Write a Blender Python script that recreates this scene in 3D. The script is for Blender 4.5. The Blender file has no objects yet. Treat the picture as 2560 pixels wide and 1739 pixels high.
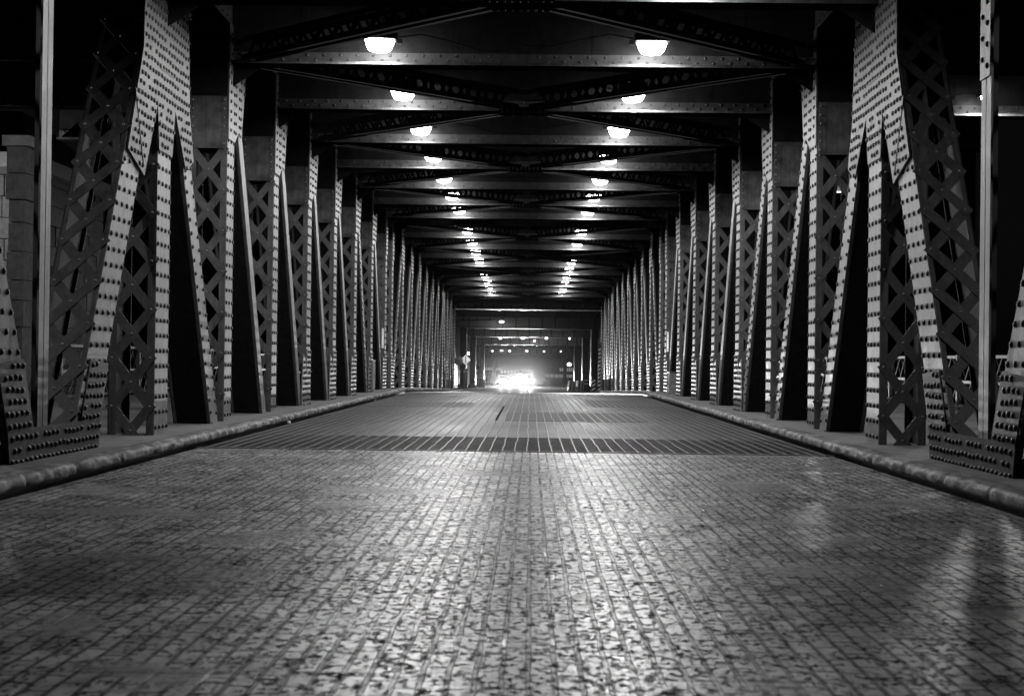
import bpy, math, random
from mathutils import Vector, Matrix
R = math.radians
random.seed(7)
scene = bpy.context.scene
COL = scene.collection

# ------------------------------------------------------------------ camera, world, exposure
CAM_X, CAM_Z = 0.178, 1.1
cam_d = bpy.data.cameras.new('camera')
cam = bpy.data.objects.new('camera', cam_d); COL.objects.link(cam)
cam_d.sensor_width = 36.0; cam_d.lens = 3700.0 / 2560.0 * 36.0
cam_d.clip_start = 0.1; cam_d.clip_end = 3000
cam.matrix_world = (Matrix.Translation((CAM_X, 0, CAM_Z)) @ Matrix.Rotation(0.0127, 4, 'Z')
                    @ Matrix.Rotation(math.pi / 2 + 0.0077, 4, 'X') @ Matrix.Rotation(0.0125, 4, 'Z'))
cam_d.dof.use_dof = True; cam_d.dof.focus_distance = 24.0; cam_d.dof.aperture_fstop = 4.2
scene.camera = cam

world = bpy.data.worlds.new('World'); scene.world = world
world.use_nodes = True
wn = world.node_tree; bg = wn.nodes['Background']
sky = wn.nodes.new('ShaderNodeTexSky'); sky.sky_type = 'NISHITA'; sky.sun_disc = False
sky.sun_elevation = R(3); sky.sun_rotation = R(150)
bw = wn.nodes.new('ShaderNodeRGBToBW')
wn.links.new(sky.outputs[0], bw.inputs[0]); wn.links.new(bw.outputs[0], bg.inputs[0])
bg.inputs[1].default_value = 0.0012          # night

scene.view_settings.view_transform = 'Standard'
scene.view_settings.look = 'None'
scene.view_settings.exposure = 0.0
scene.view_settings.gamma = 1.0
scene.render.engine = 'CYCLES'
cy = scene.cycles
cy.use_denoising = True
cy.max_bounces = 5; cy.diffuse_bounces = 0; cy.glossy_bounces = 3; cy.transmission_bounces = 2
cy.sample_clamp_indirect = 4.0
cy.use_adaptive_sampling = True; cy.adaptive_threshold = 0.015

LAMP_W = 330.0        # watts of every ceiling lamp
LENS_E = 24.0

# ------------------------------------------------------------------ dimensions
P = 4.03; Y0 = 18.3; HW = 4.4; D = 0.57
ZBOT, ZTOP = -1.4, 5.9
NEAR_J = list(range(-3, 8))
def yn(j): return Y0 + P * j
YF0 = 48.6
def yf(k): return YF0 + P * k
CREST = 47.55; SLOPE = 0.0211
M_NEAR = Matrix.Identity(4)
M_FAR = Matrix.Translation((0, CREST, 0)) @ Matrix.Rotation(-SLOPE, 4, 'X') @ Matrix.Translation((0, -CREST, 0))

# ------------------------------------------------------------------ materials (all neutral grey)
def G(v): return (v, v, v, 1)
def mat_base(name):
    m = bpy.data.materials.new(name); m.use_nodes = True
    nt = m.node_tree; b = nt.nodes['Principled BSDF']
    return m, nt, b
def N(nt, t, **kw):
    n = nt.nodes.new(t)
    for k, v in kw.items(): setattr(n, k, v)
    return n
def mapping(nt, sc=(1, 1, 1), rot=(0, 0, 0), loc=(0, 0, 0)):
    tc = N(nt, 'ShaderNodeTexCoord'); mp = N(nt, 'ShaderNodeMapping')
    mp.inputs['Scale'].default_value = sc; mp.inputs['Rotation'].default_value = rot; mp.inputs['Location'].default_value = loc
    nt.links.new(tc.outputs['Object'], mp.inputs['Vector'])
    return mp.outputs[0]
def noise(nt, vec, scale, detail=4, rough=.6):
    n = N(nt, 'ShaderNodeTexNoise'); n.inputs['Scale'].default_value = scale
    n.inputs['Detail'].default_value = detail; n.inputs['Roughness'].default_value = rough
    nt.links.new(vec, n.inputs['Vector']); return n.outputs['Fac']
def ramp(nt, fac, stops):
    r = N(nt, 'ShaderNodeValToRGB'); e = r.color_ramp.elements
    e[0].position, e[0].color = stops[0][0], G(stops[0][1])
    e[1].position, e[1].color = stops[-1][0], G(stops[-1][1])
    for p_, v in stops[1:-1]:
        x = e.new(p_); x.color = G(v)
    nt.links.new(fac, r.inputs[0]); return r.outputs[0]
def mix(nt, a, b, fac=1.0, mode='MULTIPLY'):
    m = N(nt, 'ShaderNodeMix', data_type='RGBA', blend_type=mode)
    for sock, v in ((m.inputs[0], fac), (m.inputs[6], a), (m.inputs[7], b)):
        if hasattr(v, 'links'): nt.links.new(v, sock)
        elif isinstance(v, (int, float)) and sock.type == 'RGBA': sock.default_value = G(v)
        else: sock.default_value = v
    return m.outputs[2]
def math_(nt, op, a, b=0.0):
    m = N(nt, 'ShaderNodeMath', operation=op)
    for s_, v in ((m.inputs[0], a), (m.inputs[1], b)):
        if hasattr(v, 'links'): nt.links.new(v, s_)
        else: s_.default_value = v
    return m.outputs[0]
def bump(nt, b, h, strength=.4, dist=.01):
    n = N(nt, 'ShaderNodeBump'); n.inputs['Strength'].default_value = strength; n.inputs['Distance'].default_value = dist
    nt.links.new(h, n.inputs['Height']); nt.links.new(n.outputs[0], b.inputs['Normal'])

def painted_steel(name, lo, hi, rough=.45, streak=True, spec=.5, metal=0.0):
    m, nt, b = mat_base(name)
    v = mapping(nt)
    n1 = noise(nt, v, 5, 6)
    c = ramp(nt, n1, [(.3, lo), (.7, hi)])
    if streak:
        v2 = mapping(nt, (9, 9, .5))
        n2 = noise(nt, v2, 2.0, 5)
        c = mix(nt, c, ramp(nt, n2, [(.25, .55), (.6, 1.0)]), 1.0)
    v3 = mapping(nt)
    n3 = noise(nt, v3, 38, 5, .7)
    c = mix(nt, c, ramp(nt, n3, [(.28, .45), (.45, 1.0)]), .7)
    nt.links.new(c, b.inputs['Base Color'])
    nt.links.new(ramp(nt, n1, [(.3, rough - .08), (.7, rough + .1)]), b.inputs['Roughness'])
    b.inputs['Specular IOR Level'].default_value = spec; b.inputs['Metallic'].default_value = metal
    bump(nt, b, n3, .25, .004)
    return m
def plain(name, v, rough=.6, metal=0.0, spec=.5, nz=True):
    m, nt, b = mat_base(name)
    if nz:
        n = noise(nt, mapping(nt), 9, 6, .65)
        nt.links.new(ramp(nt, n, [(.3, v * .65), (.7, v * 1.2)]), b.inputs['Base Color'])
        bump(nt, b, n, .2, .006)
    else: b.inputs['Base Color'].default_value = G(v)
    b.inputs['Roughness'].default_value = rough; b.inputs['Metallic'].default_value = metal
    b.inputs['Specular IOR Level'].default_value = spec
    return m
def emis(name, e, base=.8):
    m, nt, b = mat_base(name)
    b.inputs['Base Color'].default_value = G(base)
    b.inputs['Emission Color'].default_value = G(1); b.inputs['Emission Strength'].default_value = e
    return m

M = {}
M['steel'] = painted_steel('truss_paint', .12, .31, .5)
M['lace'] = painted_steel('lacing_paint', .08, .17, .5)
M['steel_low'] = painted_steel('truss_paint_dark', .045, .17, .55)  # truss paint in a darker, mottled tone
M['dirty'] = painted_steel('dirty_paint', .025, .08, .6)
M['rivet_dark'] = plain('rivet_dark', .018, .5, spec=.35)
M['rivet'] = plain('rivet_paint', .2, .35)
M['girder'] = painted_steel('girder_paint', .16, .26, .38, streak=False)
M['web'] = painted_steel('girder_web_shade', .04, .075, .35, streak=False)  # girder paint darkened, the dim light on the webs put into the colour
M['soffit'] = plain('shade_soffit', .02, .95, spec=0.0)  # shade put into the colour of undersides, knee brackets and brace plates
M['girder_dark'] = plain('girder_soffit', .03, .6)
M['brace'] = plain('brace_paint', .014, .8, spec=.08)
M['housing'] = plain('lamp_housing', .03, .5)
M['lens'] = emis('lamp_lens', LENS_E)
M['concrete'] = plain('concrete', .22, .8)
M['stone'] = plain('stone', .11, .9, spec=.2)
M['dark'] = plain('dark_steel', .03, .6)
M['matte'] = plain('shade_matte', .02, 1.0, spec=0.0)  # near-black without gloss, paints faces that get no light
M['asphalt'] = plain('asphalt', .06, .6)
M['sign'] = plain('sign_sheet', .6, .4, nz=False)
M['black'] = plain('black_paint', .01, .5, nz=False)
M['white'] = plain('white_paint', .7, .5)
M['rubber'] = plain('rubber', .02, .8)
M['glass'] = plain('car_glass', .02, .08, nz=False)
M['carpaint'] = plain('car_paint', .02, .4, nz=False)
M['headlight'] = emis('headlight_lamp', 700.0)
M['bulb'] = emis('viaduct_bulb', 7.0)
M['lit'] = emis('lit_window', .12)
M['paper'] = plain('paper', .8, .8)

# kerb: worn concrete, pale top nose, dark scuffed face
def m_kerb():
    m, nt, b = mat_base('kerb_concrete')
    v = mapping(nt, (1, .5, 1)); n = noise(nt, v, 9, 7, .7)
    c = ramp(nt, n, [(.36, .02), (.5, .10), (.64, .34)])
    v2 = mapping(nt, (.2, 7, .2)); n2 = noise(nt, v2, 1.4, 3)
    c = mix(nt, c, ramp(nt, n2, [(.3, .45), (.55, 1)]), .8)
    nt.links.new(c, b.inputs['Base Color']); b.inputs['Roughness'].default_value = .6
    bump(nt, b, n, .6, .02); return m
M['kerb'] = m_kerb()
def m_walk():
    m, nt, b = mat_base('walk_concrete')
    n = noise(nt, mapping(nt), 4, 8, .7)
    nt.links.new(ramp(nt, n, [(.3, .08), (.7, .2)]), b.inputs['Base Color']); b.inputs['Roughness'].default_value = .7
    bump(nt, b, n, .4, .01); return m
M['walk'] = m_walk()

def m_brick():
    m, nt, b = mat_base('brick_paving')
    tc = N(nt, 'ShaderNodeTexCoord')
    # warp
    wn_ = N(nt, 'ShaderNodeTexNoise'); wn_.inputs['Scale'].default_value = 3.0; wn_.inputs['Detail'].default_value = 3
    nt.links.new(tc.outputs['Object'], wn_.inputs['Vector'])
    sub = N(nt, 'ShaderNodeVectorMath', operation='SUBTRACT'); nt.links.new(wn_.outputs['Color'], sub.inputs[0]); sub.inputs[1].default_value = (.5, .5, .5)
    sc = N(nt, 'ShaderNodeVectorMath', operation='SCALE'); nt.links.new(sub.outputs[0], sc.inputs[0]); sc.inputs['Scale'].default_value = .022
    ad = N(nt, 'ShaderNodeVectorMath', operation='ADD'); nt.links.new(tc.outputs['Object'], ad.inputs[0]); nt.links.new(sc.outputs[0], ad.inputs[1])
    mp = N(nt, 'ShaderNodeMapping'); mp.inputs['Rotation'].default_value = (0, 0, R(90)); nt.links.new(ad.outputs[0], mp.inputs['Vector'])
    bt = N(nt, 'ShaderNodeTexBrick'); nt.links.new(mp.outputs[0], bt.inputs['Vector'])
    bt.offset = .5; bt.inputs['Scale'].default_value = 1.0
    bt.inputs['Brick Width'].default_value = .235; bt.inputs['Row Height'].default_value = .092
    bt.inputs['Mortar Size'].default_value = .011; bt.inputs['Mortar Smooth'].default_value = .3
    bt.inputs['Color1'].default_value = G(.34); bt.inputs['Color2'].default_value = G(.74); bt.inputs['Mortar'].default_value = G(.01)
    # pits: dark spots
    v = mapping(nt); vs = mapping(nt, (1.6, 1, 1))
    pit = noise(nt, vs, 17, 5, .72)
    big = noise(nt, v, 1.1, 3)
    mid = noise(nt, v, 5.5, 4)
    pits = ramp(nt, math_(nt, 'ADD', pit, math_(nt, 'MULTIPLY', math_(nt, 'SUBTRACT', mid, .5), .5)), [(.40, .02), (.47, 1.0)])
    c = mix(nt, bt.outputs['Color'], pits, .95)
    # worn asphalt skim where the bricks are covered
    cover = ramp(nt, big, [(.53, 0.0), (.60, 1.0)])
    skim = ramp(nt, mid, [(.3, .18), (.7, .3)])
    c2 = mix(nt, c, skim, cover, 'MIX')
    # transverse seams every 1.67 m
    sx = N(nt, 'ShaderNodeSeparateXYZ'); nt.links.new(ad.outputs[0], sx.inputs[0])
    md = math_(nt, 'MODULO', math_(nt, 'ADD', sx.outputs[1], 5.67), 1.66)
    seam = ramp(nt, math_(nt, 'ABSOLUTE', math_(nt, 'SUBTRACT', md, .83)), [(.0, .25), (.03, 1.0)])
    c3 = mix(nt, c2, seam, .8)
    # paler specks scattered at random
    speck = ramp(nt, noise(nt, vs, 26, 3, .6), [(.60, 0.0), (.72, 1.0)])
    c4 = mix(nt, c3, .45, math_(nt, 'MULTIPLY', speck, .6), 'MIX')
    sl = N(nt, 'ShaderNodeTexBrick'); nt.links.new(mapping(nt, (1, 1, 1), (0, 0, 0), (.8, 5.67 - .83, 0)), sl.inputs['Vector'])
    sl.inputs['Scale'].default_value = 1.0; sl.inputs['Brick Width'].default_value = 2.2; sl.inputs['Row Height'].default_value = 1.66; sl.inputs['Mortar Size'].default_value = 0.0
    sl.inputs['Color1'].default_value = G(.38); sl.inputs['Color2'].default_value = G(1.0)
    stain = ramp(nt, noise(nt, mapping(nt, (1.3, .8, 1)), 1.7, 6, .68), [(.38, .16), (.52, 1.0)])
    tone = mix(nt, sl.outputs['Color'], stain, 1.0)
    c4 = mix(nt, c4, tone, .8)
    nt.links.new(c4, b.inputs['Base Color'])
    nt.links.new(ramp(nt, pit, [(.40, .85), (.52, .36)]), b.inputs['Roughness'])
    h = mix(nt, pits, math_(nt, 'SUBTRACT', 1.0, bt.outputs['Fac']), 1.0)
    h = mix(nt, h, .8, math_(nt, 'MULTIPLY', cover, .7), 'MIX')
    mk = mix(nt, pits, math_(nt, 'SUBTRACT', 1.0, math_(nt, 'MULTIPLY', bt.outputs['Fac'], .8)), 1.0)
    mk = mix(nt, mk, .75, math_(nt, 'MULTIPLY', cover, .75), 'MIX')
    mk = mix(nt, mk, seam, 1.0)
    mk = mix(nt, mk, tone, .75)
    nt.links.new(math_(nt, 'MULTIPLY', mk, 1.3), b.inputs['Specular IOR Level'])
    bump(nt, b, h, 1.0, .018)
    return m
M['brick'] = m_brick()

def m_gratefill():
    m, nt, b = mat_base('grating_fill')
    v = mapping(nt)
    wv = N(nt, 'ShaderNodeTexWave'); wv.wave_type = 'BANDS'; wv.bands_direction = 'Y'; wv.inputs['Scale'].default_value = 3.2
    wv.inputs['Distortion'].default_value = .6; nt.links.new(v, wv.inputs['Vector'])
    n = noise(nt, mapping(nt, (1, .35, 1)), 7, 6, .7)
    big = noise(nt, mapping(nt, (.6, .16, 1)), 1.2, 2)
    # deck panels: some darker (checker of laid plates)
    ck = N(nt, 'ShaderNodeTexBrick'); nt.links.new(mapping(nt, (1, 1, 1), (0, 0, 0), (1.1, 0.0, 0)), ck.inputs['Vector'])
    ck.inputs['Scale'].default_value = 1.0; ck.inputs['Brick Width'].default_value = 1.9; ck.inputs['Row Height'].default_value = 4.03
    ck.inputs['Color1'].default_value = G(.3); ck.inputs['Color2'].default_value = G(1.0); ck.inputs['Mortar'].default_value = G(.35); ck.inputs['Mortar Size'].default_value = .012
    c = ramp(nt, n, [(.3, .015), (.7, .055)])
    c = mix(nt, c, ramp(nt, wv.outputs['Fac'], [(.15, .2), (.5, 1.0)]), 1.0)
    c = mix(nt, c, ck.outputs['Color'], 1.0)
    nt.links.new(c, b.inputs['Base Color'])
    nt.links.new(ramp(nt, big, [(.3, .42), (.7, .6)]), b.inputs['Roughness']); b.inputs['Specular IOR Level'].default_value = .22
    bump(nt, b, wv.outputs['Fac'], .5, .01)
    return m
M['fill'] = m_gratefill()
M['fill_dark'] = plain('grating_fill_dark', .06, .7, spec=.12)
M['bar'] = plain('grating_bar', .22, .5, metal=.2)
M['opengrate'] = plain('open_grating_fill', .012, .9, spec=0.0)

# ------------------------------------------------------------------ mesh builder
class MB:
    def __init__(s): s.v = []; s.f = []; s.mi = []; s.mats = []; s.sm = []
    def slot(s, name):
        if name not in s.mats: s.mats.append(name)
        return s.mats.index(name)
    def add(s, vs, fs, mat, smooth=False):
        o = len(s.v); k = s.slot(mat); s.v += [tuple(v) for v in vs]
        for f in fs: s.f.append(tuple(i + o for i in f)); s.mi.append(k); s.sm.append(smooth)
    def hexa(s, p, mat):   # 8 points: bottom 4 ccw, top 4
        s.add(p, [(3, 2, 1, 0), (4, 5, 6, 7), (0, 1, 5, 4), (1, 2, 6, 5), (2, 3, 7, 6), (3, 0, 4, 7)], mat)
    def obox(s, c, ax, ay, az, mat):
        c, ax, ay, az = map(Vector, (c, ax, ay, az))
        s.hexa([c - ax - ay - az, c + ax - ay - az, c + ax + ay - az, c - ax + ay - az,
                c - ax - ay + az, c + ax - ay + az, c + ax + ay + az, c - ax + ay + az], mat)
    def box(s, x0, x1, y0, y1, z0, z1, mat):
        if x0 > x1: x0, x1 = x1, x0
        s.hexa([(x0, y0, z0), (x1, y0, z0), (x1, y1, z0), (x0, y1, z0), (x0, y0, z1), (x1, y0, z1), (x1, y1, z1), (x0, y1, z1)], mat)
    def prism(s, poly, f0, f1, mat):      # poly list of 2d; f0,f1 map 2d->3d for either face
        n = len(poly); a = [f0(*p) for p in poly]; b = [f1(*p) for p in poly]
        s.add(a + b, [tuple(range(n))[::-1], tuple(range(n, 2 * n))] + [(i, (i + 1) % n, n + (i + 1) % n, n + i) for i in range(n)], mat)
    def rivet(s, p, n, r=.021, mat='rivet', seg=7):
        p = Vector(p); n = Vector(n).normalized()
        u = n.orthogonal().normalized(); w = n.cross(u)
        vs = []
        for rr, hh in ((1.0, 0.0), (.8, .5)):
            for i in range(seg):
                a = 2 * math.pi * i / seg
                vs.append(p + (u * math.cos(a) + w * math.sin(a)) * r * rr + n * (r * hh))
        vs.append(p + n * r * .75)
        fs = [(i, (i + 1) % seg, seg + (i + 1) % seg, seg + i) for i in range(seg)] + [(seg + i, seg + (i + 1) % seg, 2 * seg) for i in range(seg)]
        s.add(vs, fs, mat, True)
    def tube(s, a, b, r0, r1, mat, seg=10, caps=True):
        a, b = Vector(a), Vector(b); d = (b - a).normalized(); u = d.orthogonal().normalized(); w = d.cross(u)
        vs = []
        for c, r in ((a, r0), (b, r1)):
            for i in range(seg):
                t = 2 * math.pi * i / seg; vs.append(c + (u * math.cos(t) + w * math.sin(t)) * r)
        fs = [(i, (i + 1) % seg, seg + (i + 1) % seg, seg + i) for i in range(seg)]
        s.add(vs, fs, mat, True)
        if caps: s.add(vs, [tuple(range(seg))[::-1], tuple(range(seg, 2 * seg))], mat)
    def lathe(s, prof, c, mat, seg=20, smooth=True):   # prof (r,z)
        vs = []; m = len(prof)
        for r, z in prof:
            for i in range(seg):
                t = 2 * math.pi * i / seg; vs.append((c[0] + r * math.cos(t), c[1] + r * math.sin(t), c[2] + z))
        fs = []
        for k in range(m - 1):
            for i in range(seg):
                j = (i + 1) % seg; fs.append((k * seg + i, k * seg + j, (k + 1) * seg + j, (k + 1) * seg + i))
        fs.append(tuple(range(seg))[::-1]); fs.append(tuple(range((m - 1) * seg, m * seg)))
        s.add(vs, fs, mat, smooth)
    def mesh(s, name):
        me = bpy.data.meshes.new(name); me.from_pydata(s.v, [], s.f)
        for n in s.mats: me.materials.append(M[n])
        me.polygons.foreach_set('material_index', s.mi); me.polygons.foreach_set('use_smooth', s.sm)
        me.update(); return me

def link(name, mesh, parent=None, loc=(0, 0, 0)):
    o = bpy.data.objects.new(name, mesh); COL.objects.link(o)
    if parent is not None: o.parent = parent
    o.location = loc
    return o
def build(name, mb, parent=None, loc=(0, 0, 0)): return link(name, mb.mesh(name), parent, loc)
def tag(o, label=None, cat=None, group=None, kind='thing'):
    if label: o['label'] = label
    if cat: o['category'] = cat
    if group: o['group'] = group
    o['kind'] = kind
    return o
def thing(name, label, cat, loc=(0, 0, 0), far=False, group=None):
    o = bpy.data.objects.new(name, None); COL.objects.link(o); o.empty_display_size = .3
    o.matrix_world = (M_FAR if far else M_NEAR) @ Matrix.Translation(loc)
    return tag(o, label, cat, group)
def struct(name, mb, far=False):
    o = build(name, mb); o.matrix_world = M_FAR if far else M_NEAR
    o['kind'] = 'structure'; return o
CACHE = {}
def cached(key, fn):
    if key not in CACHE: CACHE[key] = fn()
    return CACHE[key]
def inside(pt, poly):
    x, y = pt; c = False; n = len(poly)
    for i in range(n):
        x0, y0 = poly[i]; x1, y1 = poly[(i + 1) % n]
        if (y0 > y) != (y1 > y) and x < (x1 - x0) * (y - y0) / (y1 - y0) + x0: c = not c
    return c
def edge_dist(pt, poly):
    p = Vector(pt); best = 9
    for i in range(len(poly)):
        a = Vector(poly[i]); b = Vector(poly[(i + 1) % len(poly)]); ab = b - a
        t = max(0, min(1, (p - a).dot(ab) / ab.length_squared)); best = min(best, (a + ab * t - p).length)
    return best

# ------------------------------------------------------------------ truss members
# local frame of a truss: x measured outward from the inner face (depth d), s = -1 left, +1 right
def member_mesh(s, p0, p1, w, cols, style='box', rstep=.18, T=.016, depth=D):
    """box member: inner and outer plate, angle flanges, rivet rows on the road face"""
    mb = MB(); a = Vector(p0); b = Vector(p1); d = (b - a); L = d.length; d.normalize(); n = Vector((-d.y, d.x))
    def P3(t, u, x): q = a + d * t + n * u; return (s * x, q.x, q.y)
    def plate(t0, t1, u0, u1, x0, x1, m):
        mb.hexa([P3(t0, u0, x0), P3(t1, u0, x0), P3(t1, u1, x0), P3(t0, u1, x0), P3(t0, u0, x1), P3(t1, u0, x1), P3(t1, u1, x1), P3(t0, u1, x1)], m)
    h = w / 2
    plate(0, L, -h, h, 0, T, 'steel')
    plate(0, L, -h, h, depth - T, depth, 'dark')  # outer plate darkened so the lattice openings look unlit
    fl = .1 if style == 'box' else .06
    for u0, u1 in ((-h, -h + T), (h - T, h)):
        plate(0, L, u0, u1, T, fl, 'lace'); plate(0, L, u0, u1, depth - fl, depth - T, 'lace')
    if style == 'solid':
        for u0, u1 in ((-h, -h + T), (h - T, h)): plate(0, L, u0, u1, fl - .01, depth - fl + .01, 'matte')  # webs coloured near-black to hold the shade on their unlit sides
    if style == 'angles':      # thin member: ridge between two angles
        plate(0, L, -.012, .012, -.006, 0, 'black')
    nrm = (-s, 0, 0)
    if cols:
        k = 0; t = .12
        us = [(-h + .05) + (w - .1) * i / (cols - 1) for i in range(cols)]
        while t < L - .1:
            z = (a + d * t).y
            if -.05 < z < 6.0:
                for i, u in enumerate(us):
                    if style == 'stagger' and (i + k) % 2: continue
                    mb.rivet(P3(t, u, 0), nrm, .032, 'rivet_dark')
            if style == 'stagger': t += rstep * .5
            else: t += rstep
            k += 1
    return mb.mesh('member')
def lacing_mesh(s, p0, p1, w, pitch, bw, depth=D, z0=-.1, z1=6.0, sgn=1):
    mb = MB(); a = Vector(p0); b = Vector(p1); d = (b - a); L = d.length; d.normalize(); n = Vector((-d.y, d.x))
    def P3(t, u, x): q = a + d * t + n * u; return Vector((s * x, q.x, q.y))
    x0, x1 = .05, depth - .05
    if True:
        u = sgn * w / 2
        k = 0; t = .1
        while t + pitch < L:
            zz = (a + d * (t + pitch / 2)).y
            if z0 < zz < z1:
                for fam in (0, 1):
                    uu = u + sgn * (.004 + .014 * (1 - fam))
                    A = P3(t, uu, x0 if fam == 0 else x1); B = P3(t + pitch, uu, x1 if fam == 0 else x0)
                    dr = (B - A).normalized(); nn = (P3(0, 1, 0) - P3(0, 0, 0)).normalized() * sgn
                    sd = dr.cross(nn)
                    mb.obox((A + B) / 2, (B - A) / 2 + dr * .05, sd * bw / 2, nn * .006, 'lace')
                    if sgn * n.x < 0 or True:
                        mb.rivet(A + nn * .006, nn, .018); mb.rivet(B + nn * .006, nn, .018)
                        if fam == 0: mb.rivet((A + B) / 2 + nn * .006, nn, .018)
            t += pitch
    return mb.mesh('lacing')
def tie_mesh(s, yc, w, z0, z1, sg):
    mb = MB()
    if True:
        y = yc + sg * (w / 2 + .03)
        mb.box(s * .02, s * (D - .02), y - .008, y + .008, z0, z1, 'steel_low')
        for i in range(int((z1 - z0) / .13)):
            for x in (.05, D - .05):
                mb.rivet((s * x, y + sg * .008, z0 + .07 + i * .13), (0, sg, 0), .017)
    mb.box(s * .02, s * (D - .02), yc + sg * (w / 2 + .005) - .004, yc + sg * (w / 2 + .005) + .004, z1, 6.1, 'matte')  # near-black sheet painting the dark above the tie plate
    return mb.mesh('tie_plate')
def gusset_mesh(s, poly, step=.12, th=.02, mat='steel', pattern='grid', lines=()):
    mb = MB()
    mb.prism(poly, lambda y, z: (-s * th, y, z), lambda y, z: (-s * .001, y, z), mat)
    ys = [p[0] for p in poly]; zs = [p[1] for p in poly]
    z = min(zs); r = 0
    rnd = random.Random(3)
    while z < max(zs):
        y = min(ys) + (.5 * step if (r % 2 and pattern != 'pairs') else 0)
        c = 0
        while y < max(ys):
            q = (y + rnd.uniform(-.008, .008), z + rnd.uniform(-.008, .008))
            skip = (pattern == 'pairs' and c % 3 == 2) or (pattern != 'pairs' and rnd.random() < .07)
            if not skip and inside(q, poly) and edge_dist(q, poly) > .035:
                mb.rivet((-s * th, q[0], q[1]), (-s, 0, 0), .032, 'rivet_dark')
            y += step; c += 1
        z += step * (.86 if pattern != 'pairs' else 1.15); r += 1
    for (y0, z0, y1, z1) in lines:      # raised cover-strip edges
        a = Vector((-s * (th + .004), y0, z0)); b = Vector((-s * (th + .004), y1, z1)); dr = (b - a).normalized()
        mb.obox((a + b) / 2, (b - a) / 2, dr.cross(Vector((1, 0, 0))) * .012, Vector((.005, 0, 0)), 'black')
    return mb.mesh('gusset_plate')

SIDE = {-1: 'left', 1: 'right'}
def post(root, s, y, kind, dirn):
    yc = y
    if kind == 'heavy':
        me = cached(('postH', s), lambda: member_mesh(s, (0, ZBOT), (0, ZTOP), .64, 4, 'box', .187))
        lc = [cached(('lacH', s, g), lambda: lacing_mesh(s, (0, ZBOT), (0, 4.95), .64, .59, .115, sgn=g)) for g in (1,)]
        ti = [cached(('tieH', s, g), lambda: tie_mesh(s, 0, .64, 4.6, 5.7, g)) for g in (-1, 1)]
    else:
        me = cached(('postR', s), lambda: member_mesh(s, (0, ZBOT), (0, ZTOP), .5, 3, 'box', .187))
        lc = [cached(('lacR', s, g), lambda: lacing_mesh(s, (0, ZBOT), (0, 4.5), .5, .61, .115, sgn=g)) for g in (1,)]
        ti = [cached(('tieR', s, g), lambda: tie_mesh(s, 0, .5, 4.2, 4.98, g)) for g in (-1, 1)]
    o = link('truss_post', me, root, (0, yc, 0))
    for q in lc: link('lacing', q, o)
    for q in ti: link('tie_plate', q, o)
def diag(root, s, ytop, dirn, kind):
    """from top node at ytop down to the bottom node one panel away in direction dirn"""
    spec = {'leg': (.64, 4, 'stagger', .2, .52), 'leg2': (.42, 2, 'solid', .2, 0), 'riv': (.36, 2, 'solid', .2, 0), 'thin': (.28, 0, 'solid', .2, 0)}[kind]
    w, cols, st, rs, lac = spec
    me = cached(('diag', s, dirn, kind), lambda: member_mesh(s, (0, ZTOP), (dirn * P, ZBOT), w, cols, st, rs, depth=D - .03))
    o = link('truss_diagonal', me, root, (s * .015, ytop, 0))
    if lac:
        for g in (-1,):
            link('lacing', cached(('dlac', s, dirn, kind, g), lambda: lacing_mesh(s, (0, ZTOP), (dirn * P, ZBOT), w, lac, .12, depth=D - .03, sgn=g)), o)

def top_gusset(root, s, y, dirn, kind):
    if kind == 'heavy':
        def mk():
            poly = [(-1.72, 3.42), (-1.0, 3.2), (-.42, 4.15), (-.33, 3.6), (.33, 3.6), (.45, 4.2), (1.08, 3.5), (1.5, 3.7), (1.25, 4.3), (1.05, 6.2), (-1.05, 6.2), (-1.1, 4.7)]
            return gusset_mesh(s, poly, .138, mat='steel_low', lines=[(-1.45, 4.15, -1.05, 3.3), (-.33, 4.6, .33, 4.6), (-.33, 3.95, .33, 3.95)])
        link('gusset_plate', cached(('gH', s), mk), root, (0, y, 0))
    elif kind == 'twin':
        def mk():
            poly = [(-.26, 4.35), (.26, 4.35), (.26, 6.1), (-.26, 6.1)]
            return gusset_mesh(s, poly, .11, pattern='pairs')
        link('gusset_plate', cached(('gT', s), mk), root, (0, y, 0))
    else:
        def mk():
            poly = [(-.26, 4.35), (.2, 4.35), (.5, 4.55), (.72, 4.5), (1.15, 6.1), (-.26, 6.1)]
            if dirn < 0: poly = [(-a, b) for a, b in poly][::-1]
            return gusset_mesh(s, poly, .125, pattern='pairs')
        link('gusset_plate', cached(('gR', s, dirn), mk), root, (0, y, 0))
def foot_gusset(root, s, y, dirn, kind):
    """dirn: side on which the descending diagonal arrives (-1: from nearer posts)"""
    if kind == 'heavy':
        def mk():
            poly = [(-1.25, -.3), (1.25, -.3), (1.4, .42), (1.66, 1.0), (1.02, 1.05), (.72, .42), (-.72, .42), (-1.02, 1.05), (-1.66, 1.0), (-1.4, .42)]
            return gusset_mesh(s, poly, .125, mat='dirty')
        link('foot_gusset', cached(('fH', s), mk), root, (0, y, 0))
    else:
        def mk():
            poly = [(-.25, -.3), (.92, -.3), (.86, .5), (.74, 1.15), (.5, 1.1), (.32, .75), (.25, 1.25), (-.25, 1.25)]
            if dirn < 0: poly = [(-a, b) for a, b in poly][::-1]
            return gusset_mesh(s, poly, .125)
        link('foot_gusset', cached(('fR', s, dirn), mk), root, (0, y, 0))
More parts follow.
